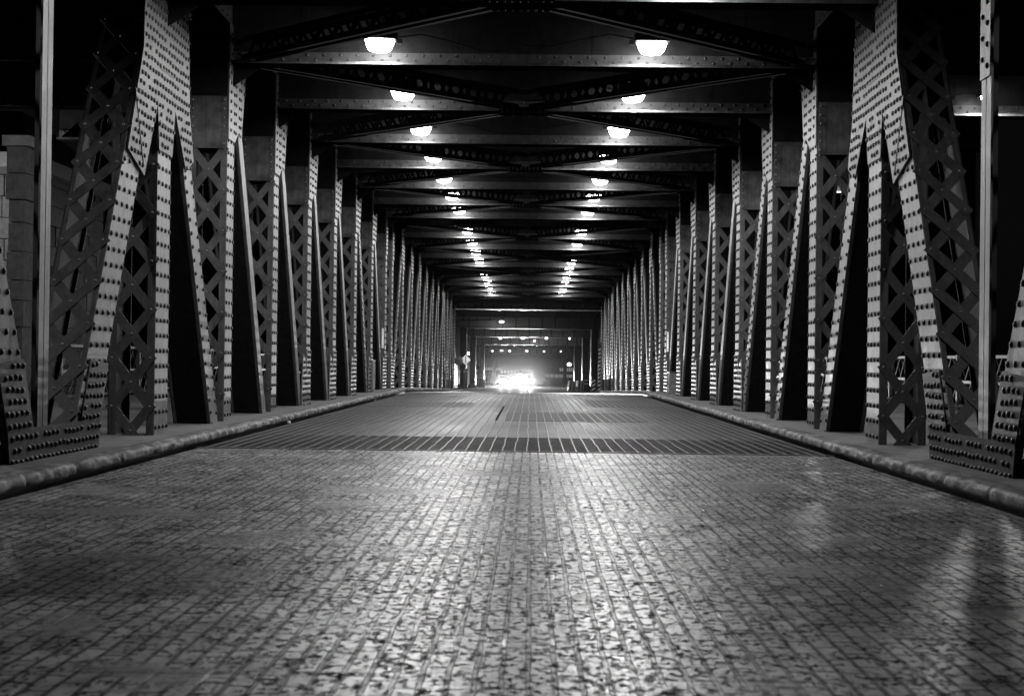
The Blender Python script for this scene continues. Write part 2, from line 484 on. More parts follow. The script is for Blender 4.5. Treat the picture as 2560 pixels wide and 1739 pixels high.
def chord(root, s, y0, y1):
    mb = MB()
    for (z0, z1) in ((6.1, 6.62), (-1.7, -1.1)):
        mb.box(0, s * .02, y0, y1, z0, z1, 'steel'); mb.box(s * (D - .02), s * D, y0, y1, z0, z1, 'steel')
        mb.box(s * .02, s * (D - .02), y0, y1, z1 - .02, z1, 'steel')
    mbt = MB(); mbb = MB()
    for (z0, z1, m_) in ((6.1, 6.62, mbt), (-1.7, -1.1, mbb)):
        m_.box(0, s * .02, y0, y1, z0, z1, 'steel'); m_.box(s * (D - .02), s * D, y0, y1, z0, z1, 'steel')
        m_.box(s * .02, s * (D - .02), y0, y1, z1 - .02, z1, 'steel')
        yy = y0 + .1
        while yy < y1:
            m_.rivet((0, yy, z0 + .06), (-s, 0, 0), .02, 'rivet_dark'); m_.rivet((0, yy, z1 - .06), (-s, 0, 0), .02, 'rivet_dark'); yy += .3
    build('top_chord', mbt, root); build('bottom_chord', mbb, root)

def truss(s, far):
    lab = {(-1, 0): 'riveted truss along the left kerb before the kerb break, with heavy V legs',
           (1, 0): 'riveted truss along the right kerb before the kerb break, with heavy V legs',
           (-1, 1): 'riveted truss beyond the kerb break, left of the road towards the far street',
           (1, 1): 'riveted truss beyond the kerb break, right of the road towards the far street'}[(s, int(far))]
    root = thing('bridge_truss', lab, 'truss', (s * HW, 0, 0), far, 'trusses of the two bridge leaves')
    if not far:
        for j in range(0, 8): post(root, s, yn(j), 'heavy' if j == 0 else 'regular', 1)
        post(root, s, yn(-2), 'heavy', 1)
        for y in (yn(0), yn(-2)): top_gusset(root, s, y, 1, 'heavy')
        diag(root, s, yn(0), -1, 'leg'); diag(root, s, yn(0), 1, 'leg2')
        diag(root, s, yn(-2), 1, 'leg'); diag(root, s, yn(-2), -1, 'leg')
        for j in range(1, 7):
            if s < 0: kind = 'riv' if j == 5 else 'thin'
            else: kind = 'riv' if j in (1, 2) else 'thin'
            diag(root, s, yn(j), 1, kind); top_gusset(root, s, yn(j), 1, 'regular')
        top_gusset(root, s, yn(7), 1, 'twin')
        foot_gusset(root, s, yn(-1), 1, 'heavy')
        for j in range(3 if s < 0 else 3, 8): foot_gusset(root, s, yn(j), -1, 'regular')
        chord(root, s, yn(-3), yn(7) + .5)
        # slim hanger at the bottom node of the V
        mb = MB(); y = yn(-1) - .42
        for dy in (-.078, .078):
            mb.box(s * 0, s * .02, y + dy - .068, y + dy + .068, .3, 6.1, 'steel')
        mb.box(s * .004, s * .02, y - .02, y + .02, .3, 6.1, 'dark')
        mb.box(s * .02, s * .11, y - .012, y + .012, .3, 6.1, 'dark')
        if s > 0:
            for z0, z1 in ((3.78, 4.55), (4.6, 5.4)):
                mb.box(-.016, 0, y - .15, y + .15, z0, z1, 'steel')
                z = z0 + .1; k = 0
                while z < z1 - .03:
                    mb.rivet((-.016, y - .07, z), (-1, 0, 0), .03, 'rivet_dark')
                    mb.rivet((-.016, y + .07, z + .08), (-1, 0, 0), .03, 'rivet_dark'); z += .2
        build('hanger_post', mb, root)
        # crossed flat bars closing the panel outside the hanger
        mb = MB()
        y0, y1 = yn(-1) - 2.6, yn(-1) - .5
        x = s * .75
        for k in range(7):
            z0 = .2 + k * .86
            for a, b in (((y0, z0), (y1, z0 + 1.5)), ((y0, z0 + 1.5), (y1, z0))):
                A = Vector((x, a[0], a[1])); B = Vector((x, b[0], b[1])); dr = (B - A).normalized()
                mb.obox((A + B) / 2, (B - A) / 2, dr.cross(Vector((1, 0, 0))) * .06, Vector((.007 , 0, 0)), 'dark')
                x += s * .016
            x = s * .75
        build('cross_bars', mb, root)
    else:
        for k in range(0, 11): post(root, s, yf(k), 'heavy' if k == 7 else 'regular', -1)
        for k in range(1, 8):
            if k == 7: kind = 'leg2'
            elif s < 0: kind = 'riv' if k in (1,) else 'thin'
            else: kind = 'riv' if k in (1, 5) else 'thin'
            diag(root, s, yf(k), -1, kind)
            if k < 7: top_gusset(root, s, yf(k), -1, 'regular')
        top_gusset(root, s, yf(0), 1, 'twin'); top_gusset(root, s, yf(7), 1, 'heavy')
        diag(root, s, yf(7), 1, 'leg'); diag(root, s, yf(9), -1, 'leg'); diag(root, s, yf(9), 1, 'leg2')
        top_gusset(root, s, yf(9), 1, 'twin'); foot_gusset(root, s, yf(8), 1, 'heavy')
        for k in range(0, 7): foot_gusset(root, s, yf(k), 1, 'regular')
        chord(root, s, yf(0) - .3, yf(10) + .3)
for s in (-1, 1):
    truss(s, False); truss(s, True)

# ------------------------------------------------------------------ overhead girders and lamps
ZB = 5.5
def girder_meshes():
    w = MB()
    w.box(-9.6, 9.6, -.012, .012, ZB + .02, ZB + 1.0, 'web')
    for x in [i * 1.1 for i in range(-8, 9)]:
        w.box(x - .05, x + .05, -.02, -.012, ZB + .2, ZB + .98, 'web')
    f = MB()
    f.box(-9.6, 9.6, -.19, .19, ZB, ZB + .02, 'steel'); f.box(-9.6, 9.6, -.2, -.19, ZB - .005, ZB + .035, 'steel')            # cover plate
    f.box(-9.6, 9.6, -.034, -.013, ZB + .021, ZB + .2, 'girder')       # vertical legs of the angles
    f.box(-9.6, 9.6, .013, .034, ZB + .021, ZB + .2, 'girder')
    x = -9.5; k = 0
    while x < 9.5:
        for sy in (-1, 1):
            f.rivet((x, sy * .034, ZB + (.085 if k % 2 else .16)), (0, sy, 0), .025, 'girder')
        x += .125; k += 1
    # thin near-black sheet, painting shade on the underside
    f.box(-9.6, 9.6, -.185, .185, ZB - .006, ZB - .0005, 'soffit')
    kb = {}
    for s in (-1, 1):
        m = MB(); 
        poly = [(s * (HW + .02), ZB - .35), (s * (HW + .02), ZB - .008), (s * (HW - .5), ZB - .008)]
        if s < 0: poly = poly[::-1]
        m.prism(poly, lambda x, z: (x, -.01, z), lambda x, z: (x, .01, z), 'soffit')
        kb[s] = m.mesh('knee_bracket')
    return w.mesh('web'), f.mesh('bottom_flange'), kb
GW, GF, GK = girder_meshes()

def lens_mesh():
    m = MB()
    prof = [(.10, -.17), (.145, -.158), (.178, -.12), (.205, -.06), (.22, 0.0)]
    vs = []; seg = 20
    for r, z in prof:
        for i in range(seg):
            t = 2 * math.pi * i / seg
            vs.append((r * 1.0 * math.cos(t), r * .8 * math.sin(t), z))
    fs = [(k * seg + i, k * seg + (i + 1) % seg, (k + 1) * seg + (i + 1) % seg, (k + 1) * seg + i) for k in range(4) for i in range(seg)]
    fs += [tuple(range(seg))[::-1], tuple(range(4 * seg, 5 * seg))]
    m.add(vs, fs, 'lens', True)
    return m.mesh('lamp_lens')
def housing_mesh(s):
    m = MB()
    m.box(-.25, .25, -.19, .19, .002, .14, 'housing')
    m.box(-.2, .2, -.15, .15, .14, .2, 'housing')
    m.box(-.05, .05, .19, .58, .04, .12, 'housing')       # arm back to the web
    m.box(-s * .25, -s * .33, -.06, .06, -.035, .03, 'housing')
    return m.mesh('lamp_housing')
def conduit_mesh(s):
    m = MB()
    pts = [Vector((-s * .25, .1, .08)), Vector((-s * .6, .2, .16)), Vector((-s * 1.0, .27, .1)), Vector((-s * 1.5, .3, -.02)), Vector((-s * 1.9, .3, .0))]
    for a, b in zip(pts, pts[1:]): m.tube(a, b, .012, .012, 'housing', 6)
    return m.mesh('conduit')
LM = lens_mesh(); HM = {s: housing_mesh(s) for s in (-1, 1)}; CM = {s: conduit_mesh(s) for s in (-1, 1)}
lamp_light = bpy.data.lights.new('lamp_light', 'SPOT'); lamp_light.spot_size = R(176); lamp_light.spot_blend = .22; lamp_light.shadow_soft_size = .11
lamp_light.energy = LAMP_W

ORD = ['first', 'second', 'third', 'fourth', 'fifth', 'sixth', 'seventh', 'eighth', 'ninth', 'tenth', 'eleventh', 'twelfth', 'thirteenth',
       'fourteenth', 'fifteenth', 'sixteenth', 'seventeenth', 'eighteenth', 'nineteenth', 'twentieth', 'twenty-first', 'twenty-second']
girders = [(yn(j), False) for j in range(-3, 8)] + [(yf(k), True) for k in range(0, 11)]
LR = random.Random(12)
def lamp(x, y, far, label, group, s, z=ZB + .265, power=1.0):
    t = thing('ceiling_lamp', label, 'lamp', (x, y, z), far, group)
    link('lamp_lens', LM, t); link('lamp_housing', HM[s], t); link('conduit', CM[s], t)
    ld = lamp_light.copy(); ld.energy = LAMP_W * power * LR.uniform(.7, 1.2)
    t.matrix_world = t.matrix_world @ Matrix.Rotation(LR.uniform(-.07, .07), 4, 'Y') @ Matrix.Rotation(LR.uniform(-.05, .05), 4, 'X')
    if abs(x) > 5: t.scale = (.55, .55, .55)
    l = bpy.data.objects.new('lamp_light', ld); COL.objects.link(l); l.parent = t; l.location = (0, 0, -.19 if abs(x) < 5 else -.42)
    return t
for i, (y, far) in enumerate(girders):
    n = i - 2           # counts from the first girder in frame
    seen = n >= 1
    base = ('%s riveted cross girder seen overhead along the bridge' % ORD[n - 1]) if seen else ('riveted cross girder overhead behind the first visible one, %s back' % ORD[2 - i if i < 3 else 0])
    if i == 10: base = 'eighth riveted cross girder, first of the pair meeting at the kerb break'
    if i == 11: base = 'ninth riveted cross girder, second of the pair meeting at the kerb break'
    g = thing('cross_girder', base, 'girder', (0, y, 0), far, 'riveted cross girders under the upper deck')
    link('web', GW, g); link('bottom_flange', GF, g)
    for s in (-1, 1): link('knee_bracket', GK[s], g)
    if i == 11 or i < 3: continue
    for s in (-1, 1):
        side = SIDE[s]
        if (i, s) in ((16, -1), (14, 1), (21, -1), (21, 1)): continue
        lamp(s * 2.0 - .1, y - .6, far, 'lit lamp under the %s cross girder, the one on its %s half' % ((ORD[n - 1] if seen else 'unseen ' + ORD[2 - i]), side), 'lamps hung from the cross girders', s)
# outer walkway lamps
lamp(8.05, yn(-2) - .6, False, 'lit lamp over the outer right walkway, behind the first girder in view', 'lamps over the outer walkways', 1, power=1.0)
lamp(-8.05, yn(-2) - .6, False, 'added unseen lamp over the outer left walkway, lighting the near leg lattice', 'lamps over the outer walkways', -1, power=.8)  # added out of view to brighten the left lattice
for i, s in ((3, -1), (5, 1), (8, 1), (14, 1)):  # the left one is added out of view for the left tie plates
    y, far = girders[i]
    if 1:
        lamp(s * 8.05, y - .6, far, 'lit lamp over the outer %s walkway, at the %s girder' % (SIDE[s], ORD[i - 3]), 'lamps over the outer walkways', s, power=.8)

# ------------------------------------------------------------------ laced bracing between girders
def brace_mesh(dx, dy):
    a = Vector((0, 0, 0)); b = Vector((dx, dy, 0)); L = (b - a).length; d = (b - a) / L; n = Vector((-d.y, d.x, 0))
    z0, z1 = ZB + .03, ZB + .36; w = .13
    fl = MB(); lc = MB()
    for (zz) in (z0, z1):
        for sg in (-1, 1):
            c = (a + b) / 2 + n * sg * (w - .035) + Vector((0, 0, zz))
            fl.obox(c, d * (L / 2 - .25), n * .035, Vector((0, 0, .007)), 'brace')
            c = (a + b) / 2 + n * sg * w + Vector((0, 0, zz + (.04 if zz == z0 else -.04)))
            fl.obox(c, d * (L / 2 - .25), n * .006, Vector((0, 0, .033)), 'brace')
    t = .4; k = 0; st = .2
    while t + st < L - .4:
        for sg in (-1, 1):
            p = a + d * t + n * sg * (w - .012); q = a + d * (t + st) + n * sg * (w - .012)
            p.z, q.z = (z0 + .02, z1 - .02) if k % 2 == 0 else (z1 - .02, z0 + .02)
            dr = (q - p).normalized()
            lc.obox((p + q) / 2, (q - p) / 2, n * .004, dr.cross(n) * .028, 'brace')
        t += st; k += 1
    return fl.mesh('flanges'), lc.mesh('lacing')
def brace(j_end, j_mid, s, far, word):
    ye, ym = (yf(j_end), yf(j_mid)) if far else (yn(j_end), yn(j_mid))
    t = thing('lateral_brace', word, 'brace', (s * (HW - .1), ye, 0), far, 'laced braces crossing under the upper deck')
    f, l = cached(('brace', s, ym > ye), lambda: brace_mesh(-s * (HW - .1), ym - ye))
    o = link('flanges', f, t); link('lacing', l, t)
def centre_plate(y, far, word):
    t = MB()
    t.box(-.42, .42, -.3, .3, ZB - .022, ZB - .008, 'soffit')
    t.box(-.42, .42, -.302, -.29, ZB - .023, ZB + .045, 'soffit')
    for ix in range(-4, 5):
        for yy in (-.25, -.21, .21, .25): t.rivet((ix * .095, yy, ZB - .0225), (0, 0, -1), .018, 'girder_dark')
        t.rivet((ix * .095, -.303, ZB + .012), (0, -1, 0), .024, 'girder')
    me = cached('cplate', lambda: t.mesh('brace_gusset'))
    o = link('brace_gusset', me); o.matrix_world = (M_FAR if far else M_NEAR) @ Matrix.Translation((0, y, 0))
    tag(o, word, 'gusset plate', 'plates where the braces cross')
def nth(i): return ORD[i] if i >= 0 else 'unseen'
for j in (-2, 0, 2, 4, 6):
    centre_plate(yn(j), False, 'riveted plate joining the braces under the %s cross girder' % (nth(j) if j >= 0 else 'unseen'))
    for s in (-1, 1):
        for e in (-1, 1):
            if j == -2 and e < 0: continue
            brace(j + e, j, s, False, 'laced brace from the %s truss top to the %s girder middle, on its %s side' % (SIDE[s], nth(j), 'near' if e < 0 else 'far'))
for k in (1, 3, 5, 7, 9):
    centre_plate(yf(k), True, 'riveted plate joining the braces under the %s cross girder' % ORD[8 + k])
    for s in (-1, 1):
        for e in (-1, 1):
            brace(k + e, k, s, True, 'laced brace from the %s truss top to the %s girder middle, on its %s side' % (SIDE[s], ORD[8 + k], 'near' if e < 0 else 'far'))

# ------------------------------------------------------------------ upper deck
for far, (a, b) in ((False, (yn(-3), 47.4)), (True, (47.7, yf(10) + .6))):
    m = MB()
    m.box(-9.8, 9.8, a, b, 7.0, 7.2, 'dark')
    for x in (-3.4, -2.3, -1.15, 0, 1.15, 2.3, 3.4, -6, -8, 6, 8): m.box(x - .1, x + .1, a, b, 6.66, 6.98, 'dark')
    struct('upper_deck', m, far)

# ------------------------------------------------------------------ road, deck, kerbs, walks
def sheet(x0, x1, y0, y1, z, mat, m=None):
    m = m or MB(); m.add([(x0, y0, z), (x1, y0, z), (x1, y1, z), (x0, y1, z)], [(0, 1, 2, 3)], mat); return m
struct('brick_road', sheet(-3.765, 3.765, -6, 17.6, 0, 'brick'))
def deck(y0, y1, far, open_to=None):
    m = MB(); rnd = random.Random(5 + far)
    ys = y0
    if open_to:
        sheet(-3.765, 3.765, y0, open_to, -.05, 'opengrate', m); ys = open_to
    sheet(-3.765, 3.765, ys, y1, -.003, 'fill', m)
    yy = y0 + .06
    while yy < (ys if not far else y0): m.box(-3.74, 3.74, yy - .006, yy + .006, -.045 if yy < ys else -.02, .001, 'bar'); yy += .1
    if not far:
        m.box(-.45, -.415, 26.6, 34.5, -.002, .012, 'opengrate')
        for (x0, x1, a, b) in ((-.3, 2.3, 26.6, 31.0), (-3.7, -1.2, 33.5, 37.5), (1.6, 3.7, 35.0, 41.0)): m.box(x0, x1, a, b, -.002, .002, 'fill_dark')
    n = int(7.5 / .148)
    for i in range(n + 1):
        x = -3.7 + i * .148; 
        segs = [] ; y = y0 + .02
        off = 0
        while y < y1 - .05:
            y2 = min(y + 2.015, y1 - .02)
            # bars wander slightly
            pts = []; yy = y
            while yy < y2 - .01:
                pts.append((x + off + rnd.uniform(-.006, .006), yy)); yy += .4
            pts.append((x + off, y2))
            vs = []
            for (px, py) in pts: vs += [(px - .008, py, -.03), (px - .006, py, .008), (px + .006, py, .008), (px + .008, py, -.03)]
            fs = []
            for k in range(len(pts) - 1):
                for q in range(3): fs.append((4 * k + q, 4 * k + q + 1, 4 * k + 5 + q, 4 * k + 4 + q))
            m.add(vs, fs, 'bar')
            y = y2 + .008; off = rnd.choice((0, 0, .0, .012))
    # plate seams
    for yy in [y0 + .01, y1 - .03]: m.box(-3.8, 3.8, yy - .03, yy + .03, -.01, .011, 'bar')
    return struct('grating_deck', m, far)
deck(17.62, 47.5, False, 20.9)
deck(47.6, 77.0, True)
def kerb(s, y0, y1, far):
    m = MB(); rnd = random.Random(int(y0) + s)
    prof = [(0.09, .055), (.012, .055), (.0, .065), (.0, .085), (.002, .105), (.006, .124), (.016, .14), (.032, .15), (.06, .156), (.12, .158), (.2, .157), (.235, .155), (.25, .12)]
    n = int((y1 - y0) / .06); vs = []; lump = 0
    for i in range(n + 1):
        y = y0 + (y1 - y0) * i / n
        per = (i % 14) / 14.0; notch = -.05 if i % 22 == 0 else 0
        lump = lump * .8 + rnd.uniform(-.013, .013)
        chip = rnd.random() < .2
        for q, (px, pz) in enumerate(prof):
            e = (lump + notch) if 0 < q < 9 else 0
            c_ = -.018 * (1 - abs(q - 6) / 3) if chip and 3 < q < 9 else 0
            vs.append((s * (3.75 + px - e - c_ + (rnd.uniform(-.004, .004) if 0 < q < 9 else 0)), y, pz + (e * .5 if q > 4 else 0) + c_ + (rnd.uniform(-.003, .003) if 0 < q < 9 else 0)))
    k = len(prof)
    fs = [(i * k + q, i * k + q + 1, (i + 1) * k + q + 1, (i + 1) * k + q) for i in range(n) for q in range(k - 1)]
    m.add(vs, fs, 'kerb', True)
    m.add(vs[:k], [tuple(range(k))], 'kerb'); m.add(vs[-k:], [tuple(range(k))[::-1]], 'kerb')
    struct('kerb', m, far)
    w = MB()
    w.box(s * 3.99, s * 9.7, y0, y1, -.05, .12, 'walk')
    w.box(s * 3.84, s * 3.98, y0, y1, -.3, .05, 'black')  # black filler painting the shadow line under the kerb overhang
    struct('sidewalk', w, far)
for s in (-1, 1):
    kerb(s, 1.0, 47.5, False); kerb(s, 47.62, 77.0, True)
    w = MB(); w.box(s * 4.0, s * 9.7, 77.0, 92, -.05, .1, 'walk'); struct('sidewalk', w, True)

# street beyond the bridge, descending gently
ZS, YS, SS = -.622, 77.0, .0164
def zst(y): return ZS - (y - YS) * SS
m = MB()
pts = [77.02, 120, 180, 260, 340]
for a, b in zip(pts, pts[1:]):
    m.add([(-8, a, zst(a)), (8, a, zst(a)), (8, b, zst(b)), (-8, b, zst(b))], [(0, 1, 2, 3)], 'asphalt')
struct('street', m)
m = MB()
for x in (-3.5, -.1, .1, 3.4):
    for a, b in ((80, 120), (124, 200), (204, 300)):
        m.add([(x - .07, a, zst(a) + .006), (x + .07, a, zst(a) + .006), (x + .07, b, zst(b) + .006), (x - .07, b, zst(b) + .006)], [(0, 1, 2, 3)], 'white')
for y in (93, 96, 118):
    m.add([(-6.5, y, zst(y) + .006), (6.5, y, zst(y) + .006), (6.5, y + .6, zst(y + .6) + .006), (-6.5, y + .6, zst(y + .6) + .006)], [(0, 1, 2, 3)], 'white')
struct('road_marking', m)
for s in (-1, 1):
    m = MB()
    for a, b in zip(pts, pts[1:]):
        a_ = max(a, 93)
        m.hexa([(s * 7, a_, zst(a_) - .3), (s * 20, a_, zst(a_) - .3), (s * 20, b, zst(b) - .3), (s * 7, b, zst(b) - .3),
                (s * 7, a_, zst(a_) + .15), (s * 20, a_, zst(a_) + .15), (s * 20, b, zst(b) + .15), (s * 7, b, zst(b) + .15)], 'walk')
    struct('sidewalk', m)
struct('river', sheet(-600, 600, -200, 1500, -6.0, 'glass'))
g = MB(); g.box(-400, 400, 92, 900, -9, -5.2, 'asphalt'); g.box(-60, 60, -80, -6.1, -9, -.1, 'asphalt'); struct('ground', g)
# ------------------------------------------------------------------ DETAILS
def at(px, py, Y):
    d = cam.matrix_world.to_3x3() @ Vector(((px - 1280) / 3700.0, (869.5 - py) / 3700.0, -1.0))
    o = cam.matrix_world.translation
    return o + d * ((Y - o.y) / d.y)
def plight(parent, loc, e, r=.08):
    ld = bpy.data.lights.new('bulb_light', 'POINT'); ld.energy = e; ld.shadow_soft_size = r
    l = bpy.data.objects.new('bulb_light', ld); COL.objects.link(l); l.parent = parent; l.location = loc

# --- elevated railway over the street
BENTS = [(97, 775, 1.3), (130, 822, 1.0), (152, 843, .9), (180, 862, .9), (240, 886, 1.1)]
words = ['first', 'second', 'third', 'fourth', 'fifth']
for i, (Y, py, h) in enumerate(BENTS):
    zb = at(1310, py, Y).z; zg = zst(Y)
    t = thing('viaduct_bent', '%s steel bent of the elevated railway past the bridge, dark beam on two columns' % words[i], 'railway bent', (0, Y, 0), False, 'bents carrying the elevated railway')
    m = MB(); m.box(-7.2, 7.2, -.02, .02, zb + .03, zb + h, 'girder'); 
    for q in range(-6, 7): m.box(q * 1.15 - .04, q * 1.15 + .04, -.09, -.02, zb + .04, zb + h - .02, 'girder_dark')
    m.box(-7.2, 7.2, -.2, .2, zb, zb + .03, 'girder'); m.box(-7.2, 7.2, -.2, .2, zb + h, zb + h + .03, 'girder_dark')
    build('cross_beam', m, t)
    for s in (-1, 1):
        m = MB(); x = s * 5.75
        m.box(x - .3, x + .3, -.015, .015, zg, zb, 'girder_dark')
        m.box(x - .3, x - .28, -.25, .25, zg, zb, 'girder'); m.box(x + .28, x + .3, -.25, .25, zg, zb, 'girder')
        m.box(x - .45, x + .45, -.4, .4, zg, zg + .35, 'walk')
        build('column', m, t)
for x, w in ((-6.2, 'outermost on the left'), (-2.4, 'inner one left of the middle'), (-.7, 'just left of the middle'), (.9, 'just right of the middle'), (2.6, 'inner one right of the middle'), (6.2, 'outermost on the right')):
    t = thing('track_girder', 'long dark girder under the elevated tracks, %s' % w, 'girder', (x, 94, 0), False, 'track girders of the elevated railway')
    m = MB()
    a, b = Vector((0, 0, at(1310, 775, 97).z + 1.35)), Vector((0, 150, at(1310, 886, 240).z + 1.2))
    for w0, z0, z1 in ((.015, 0, .7), (.16, 0, .03), (.16, .68, .7)):
        m.hexa([(-w0, 0, a.z + z0), (w0, 0, a.z + z0), (w0, 150, b.z + z0), (-w0, 150, b.z + z0), (-w0, 0, a.z + z1), (w0, 0, a.z + z1), (w0, 150, b.z + z1), (-w0, 150, b.z + z1)], 'matte')
    build('web', m, t)
m = MB(); za = at(1310, 775, 97).z + 2.1; zc = at(1310, 886, 240).z + 1.95
m.hexa([(-7, 93, za), (7, 93, za), (7, 250, zc), (-7, 250, zc), (-7, 93, za + .3), (7, 93, za + .3), (7, 250, zc + .3), (-7, 250, zc + .3)], 'matte')
struct('track_deck', m)
# portal wall between bridge end and viaduct (pale patched concrete band)
t = thing('end_portal', 'patched grey concrete band with a steel lip closing the top of the bridge end', 'portal', (0, 92.6, 0))
m = MB(); A = at(1144, 772, 92.6); B = at(1478, 752, 92.6)
m.box(-5.2, 5.2, 0, .4, A.z + .35, B.z + 1.2, 'dirty'); m.box(-5.3, 5.3, -.06, .45, A.z, A.z + .05, 'dirty')
m.box(-5.2, 5.2, -.05, 0, A.z + .62, A.z + .72, 'dark')
for x in (-2.9, .5, 3.4): m.box(x - .1, x + .1, -.08, 0, A.z + .06, B.z + 1.2, 'dark')
build('portal_wall', m, t)
# pale beam-side panels on the second bent
for (x0, x1, y0, y1, lab) in ((1141, 1240, 802, 816, 'pale horizontal panel on the second bent, on the diamond sign side'), (1398, 1465, 805, 818, 'pale slatted panel on the second bent, on the barrel side')):
    a = at(x0, y1, 129); b = at(x1, y0, 129)
    t = thing('beam_panel', lab, 'panel', (a.x, 129, a.z), False, 'pale panels on the second bent')
    m = MB(); m.box(0, b.x - a.x, 0, .06, 0, b.z - a.z, 'concrete')
    for q in range(3): m.box(0, b.x - a.x, -.02, 0, (b.z - a.z) * (q + .4) / 3, (b.z - a.z) * (q + .5) / 3, 'dark')
    build('panel_sheet', m, t)
# lamps under the viaduct
def bulb(px, py, Y, lab, e=60, size=.14, hang=.5):
    p = at(px, py, Y)
    t = thing('viaduct_lamp', lab, 'lamp', tuple(p), False, 'small lamps under the elevated railway')
    m = MB(); m.lathe([(.03, -.1), (size * .8, -.07), (size, 0), (size * .8, .06), (.04, .09)], (0, 0, 0), 'bulb', 12); build('bulb', m, t)
    m = MB(); m.tube((0, 0, .09), (0, 0, hang), .02, .02, 'dark', 6); m.lathe([(size * 1.2, .085), (.05, .17)], (0, 0, 0), 'dark', 12); build('hanger', m, t)
    if e: plight(t, (0, -.25, -.12), e * .3)
row = [(1251, 845, 'in the upper row, the first from the diamond sign'), (1307, 845, 'in the upper row, the second from the diamond sign'), (1366, 845, 'in the upper row, the third from the diamond sign'), (1424, 846, 'in the upper row, the dim fourth near the columns')]
for i, (px, py, l) in enumerate(row): bulb(px, py, 151, 'small viaduct lamp ' + l, (40, 40, 25, 0)[i], (.15, .2, .15, .08)[i])
bulb(1336, 852, 176, 'viaduct lamp lighting a fan on the beam above the headlights', 500, .1)
row = [(1231, 877, 'dim one at the end over the slatted gate'), (1254, 876, 'brightest of its row, over the lit shopfront'), (1274, 877, 'beside the brightest one'), (1317, 877, 'over the middle of the road'), (1360, 878, 'right of the road middle'), (1402, 878, 'dim one near the columns')]
for i, (px, py, l) in enumerate(row): bulb(px, py, 236, 'small viaduct lamp in the lower row, ' + l, 0, (.13, .24, .18, .2, .15, .1)[i])
bulb(1171, 883, 95.2, 'lamp hung just above the diamond sign', 140, .07, 2.6)
bulb(1254, 804, 128, 'flat lit lamp on the pale panel of the second bent', 120, .22)

# street lamp at the right
p = at(1423, 911, 200)
t = thing('street_lamp', 'bright round street lamp above the striped barriers', 'street lamp', (p.x, 200, zst(200)))
m = MB(); m.tube((1.5, 0, 0), (1.5, 0, p.z - zst(200) + .5), .09, .06, 'dark'); m.tube((1.5, 0, p.z - zst(200) + .5), (0, 0, p.z - zst(200) + .3), .05, .04, 'dark'); build('pole', m, t)
m = MB(); m.lathe([(.05, -.2), (.26, -.1), (.3, .05), (.1, .25)], (0, 0, p.z - zst(200)), 'bulb', 14); build('lamp_head', m, t)
plight(t, (0, -.5, p.z - zst(200) - .3), 60)

# --- diamond warning sign with bar, on a pole
def sign_pole(px, Y, label, name, py_top, py_bot, kind):
    a = at(px, py_bot, Y); b = at(px, py_top, Y); zg = zst(Y) + .12
    t = thing(name, label, 'sign', (a.x, Y, zg))
    hc = (a.z + b.z) / 2 - zg; r = (b.z - a.z) / 2
    m = MB(); m.tube((0, .05, 0), (0, .05, hc + r), .035, .035, 'lace'); build('pole', m, t)
    m = MB()
    if kind == 'diamond':
        m.prism([(-r, hc), (0, hc - r), (r, hc), (0, hc + r)], lambda x, z: (x, 0, z), lambda x, z: (x, .01, z), 'sign')
        m.box(-.03, .03, -.006, -.002, hc - r * .62, hc + r * .72, 'black')
    else:
        m.prism([(r * math.cos(R(22.5 + 45 * i)), hc + r * math.sin(R(22.5 + 45 * i))) for i in range(8)], lambda x, z: (x, 0, z), lambda x, z: (x, .01, z), 'dirty')
        m.box(-r, r, -.03, 0, hc - .02, hc + .02, 'dark')
    build('sign_plate', m, t)
sign_pole(1164, 96, 'pale diamond warning sign with a dark vertical bar on a thin pole', 'warning_sign', 886.5, 912, 'diamond')
sign_pole(1146, 95.2, 'dull octagonal sign back beside the diamond warning sign', 'traffic_sign', 890, 913, 'oct')
# posts with stickers near the sign
for px, lab in ((1150, 'thin pale post beside the end column, under the octagonal sign'), (1160, 'pale post at the foot of the diamond sign'), (1167, 'pale post just right of the diamond sign pole')):
    a = at(px, 961, 94); zz = zst(94) + .12
    t = thing('bollard', lab, 'bollard', (a.x, 94, zz), False, 'thin posts around the diamond sign')
    hgt = at(px, 921, 94).z - zz
    m = MB(); m.tube((0, 0, 0), (0, 0, hgt), .04, .04, 'lace', 8); m.lathe([(.12, 0), (.1, .08), (.05, .1)], (0, 0, 0), 'lace', 10); build('shaft', m, t)
    m = MB(); m.box(-.04, .04, -.052, -.046, hgt * .8, hgt * .9, 'sign'); build('reflector', m, t)
# --- slatted gate
a = at(1190, 962, 120); b = at(1214, 923, 120); zg = zst(120) + .1
t = thing('slatted_gate', 'pale framed gate with horizontal slats above a solid lower panel', 'gate', (a.x, 120, zg))
w = b.x - a.x; h = b.z - zg; m = MB()
for x0 in (0, w - .06): m.box(x0, x0 + .06, 0, .06, 0, h, 'sign')
m.box(.06, w - .06, .01, .05, h - .05, h, 'sign'); build('frame', m, t)
m = MB()
for q in range(6): m.box(.06, w - .06, .015, .045, h * (.52 + .075 * q), h * (.55 + .075 * q), 'white')
build('slats', m, t)
m = MB(); m.box(.06, w - .06, .02, .04, .03, h * .44, 'lace'); build('lower_panel', m, t)
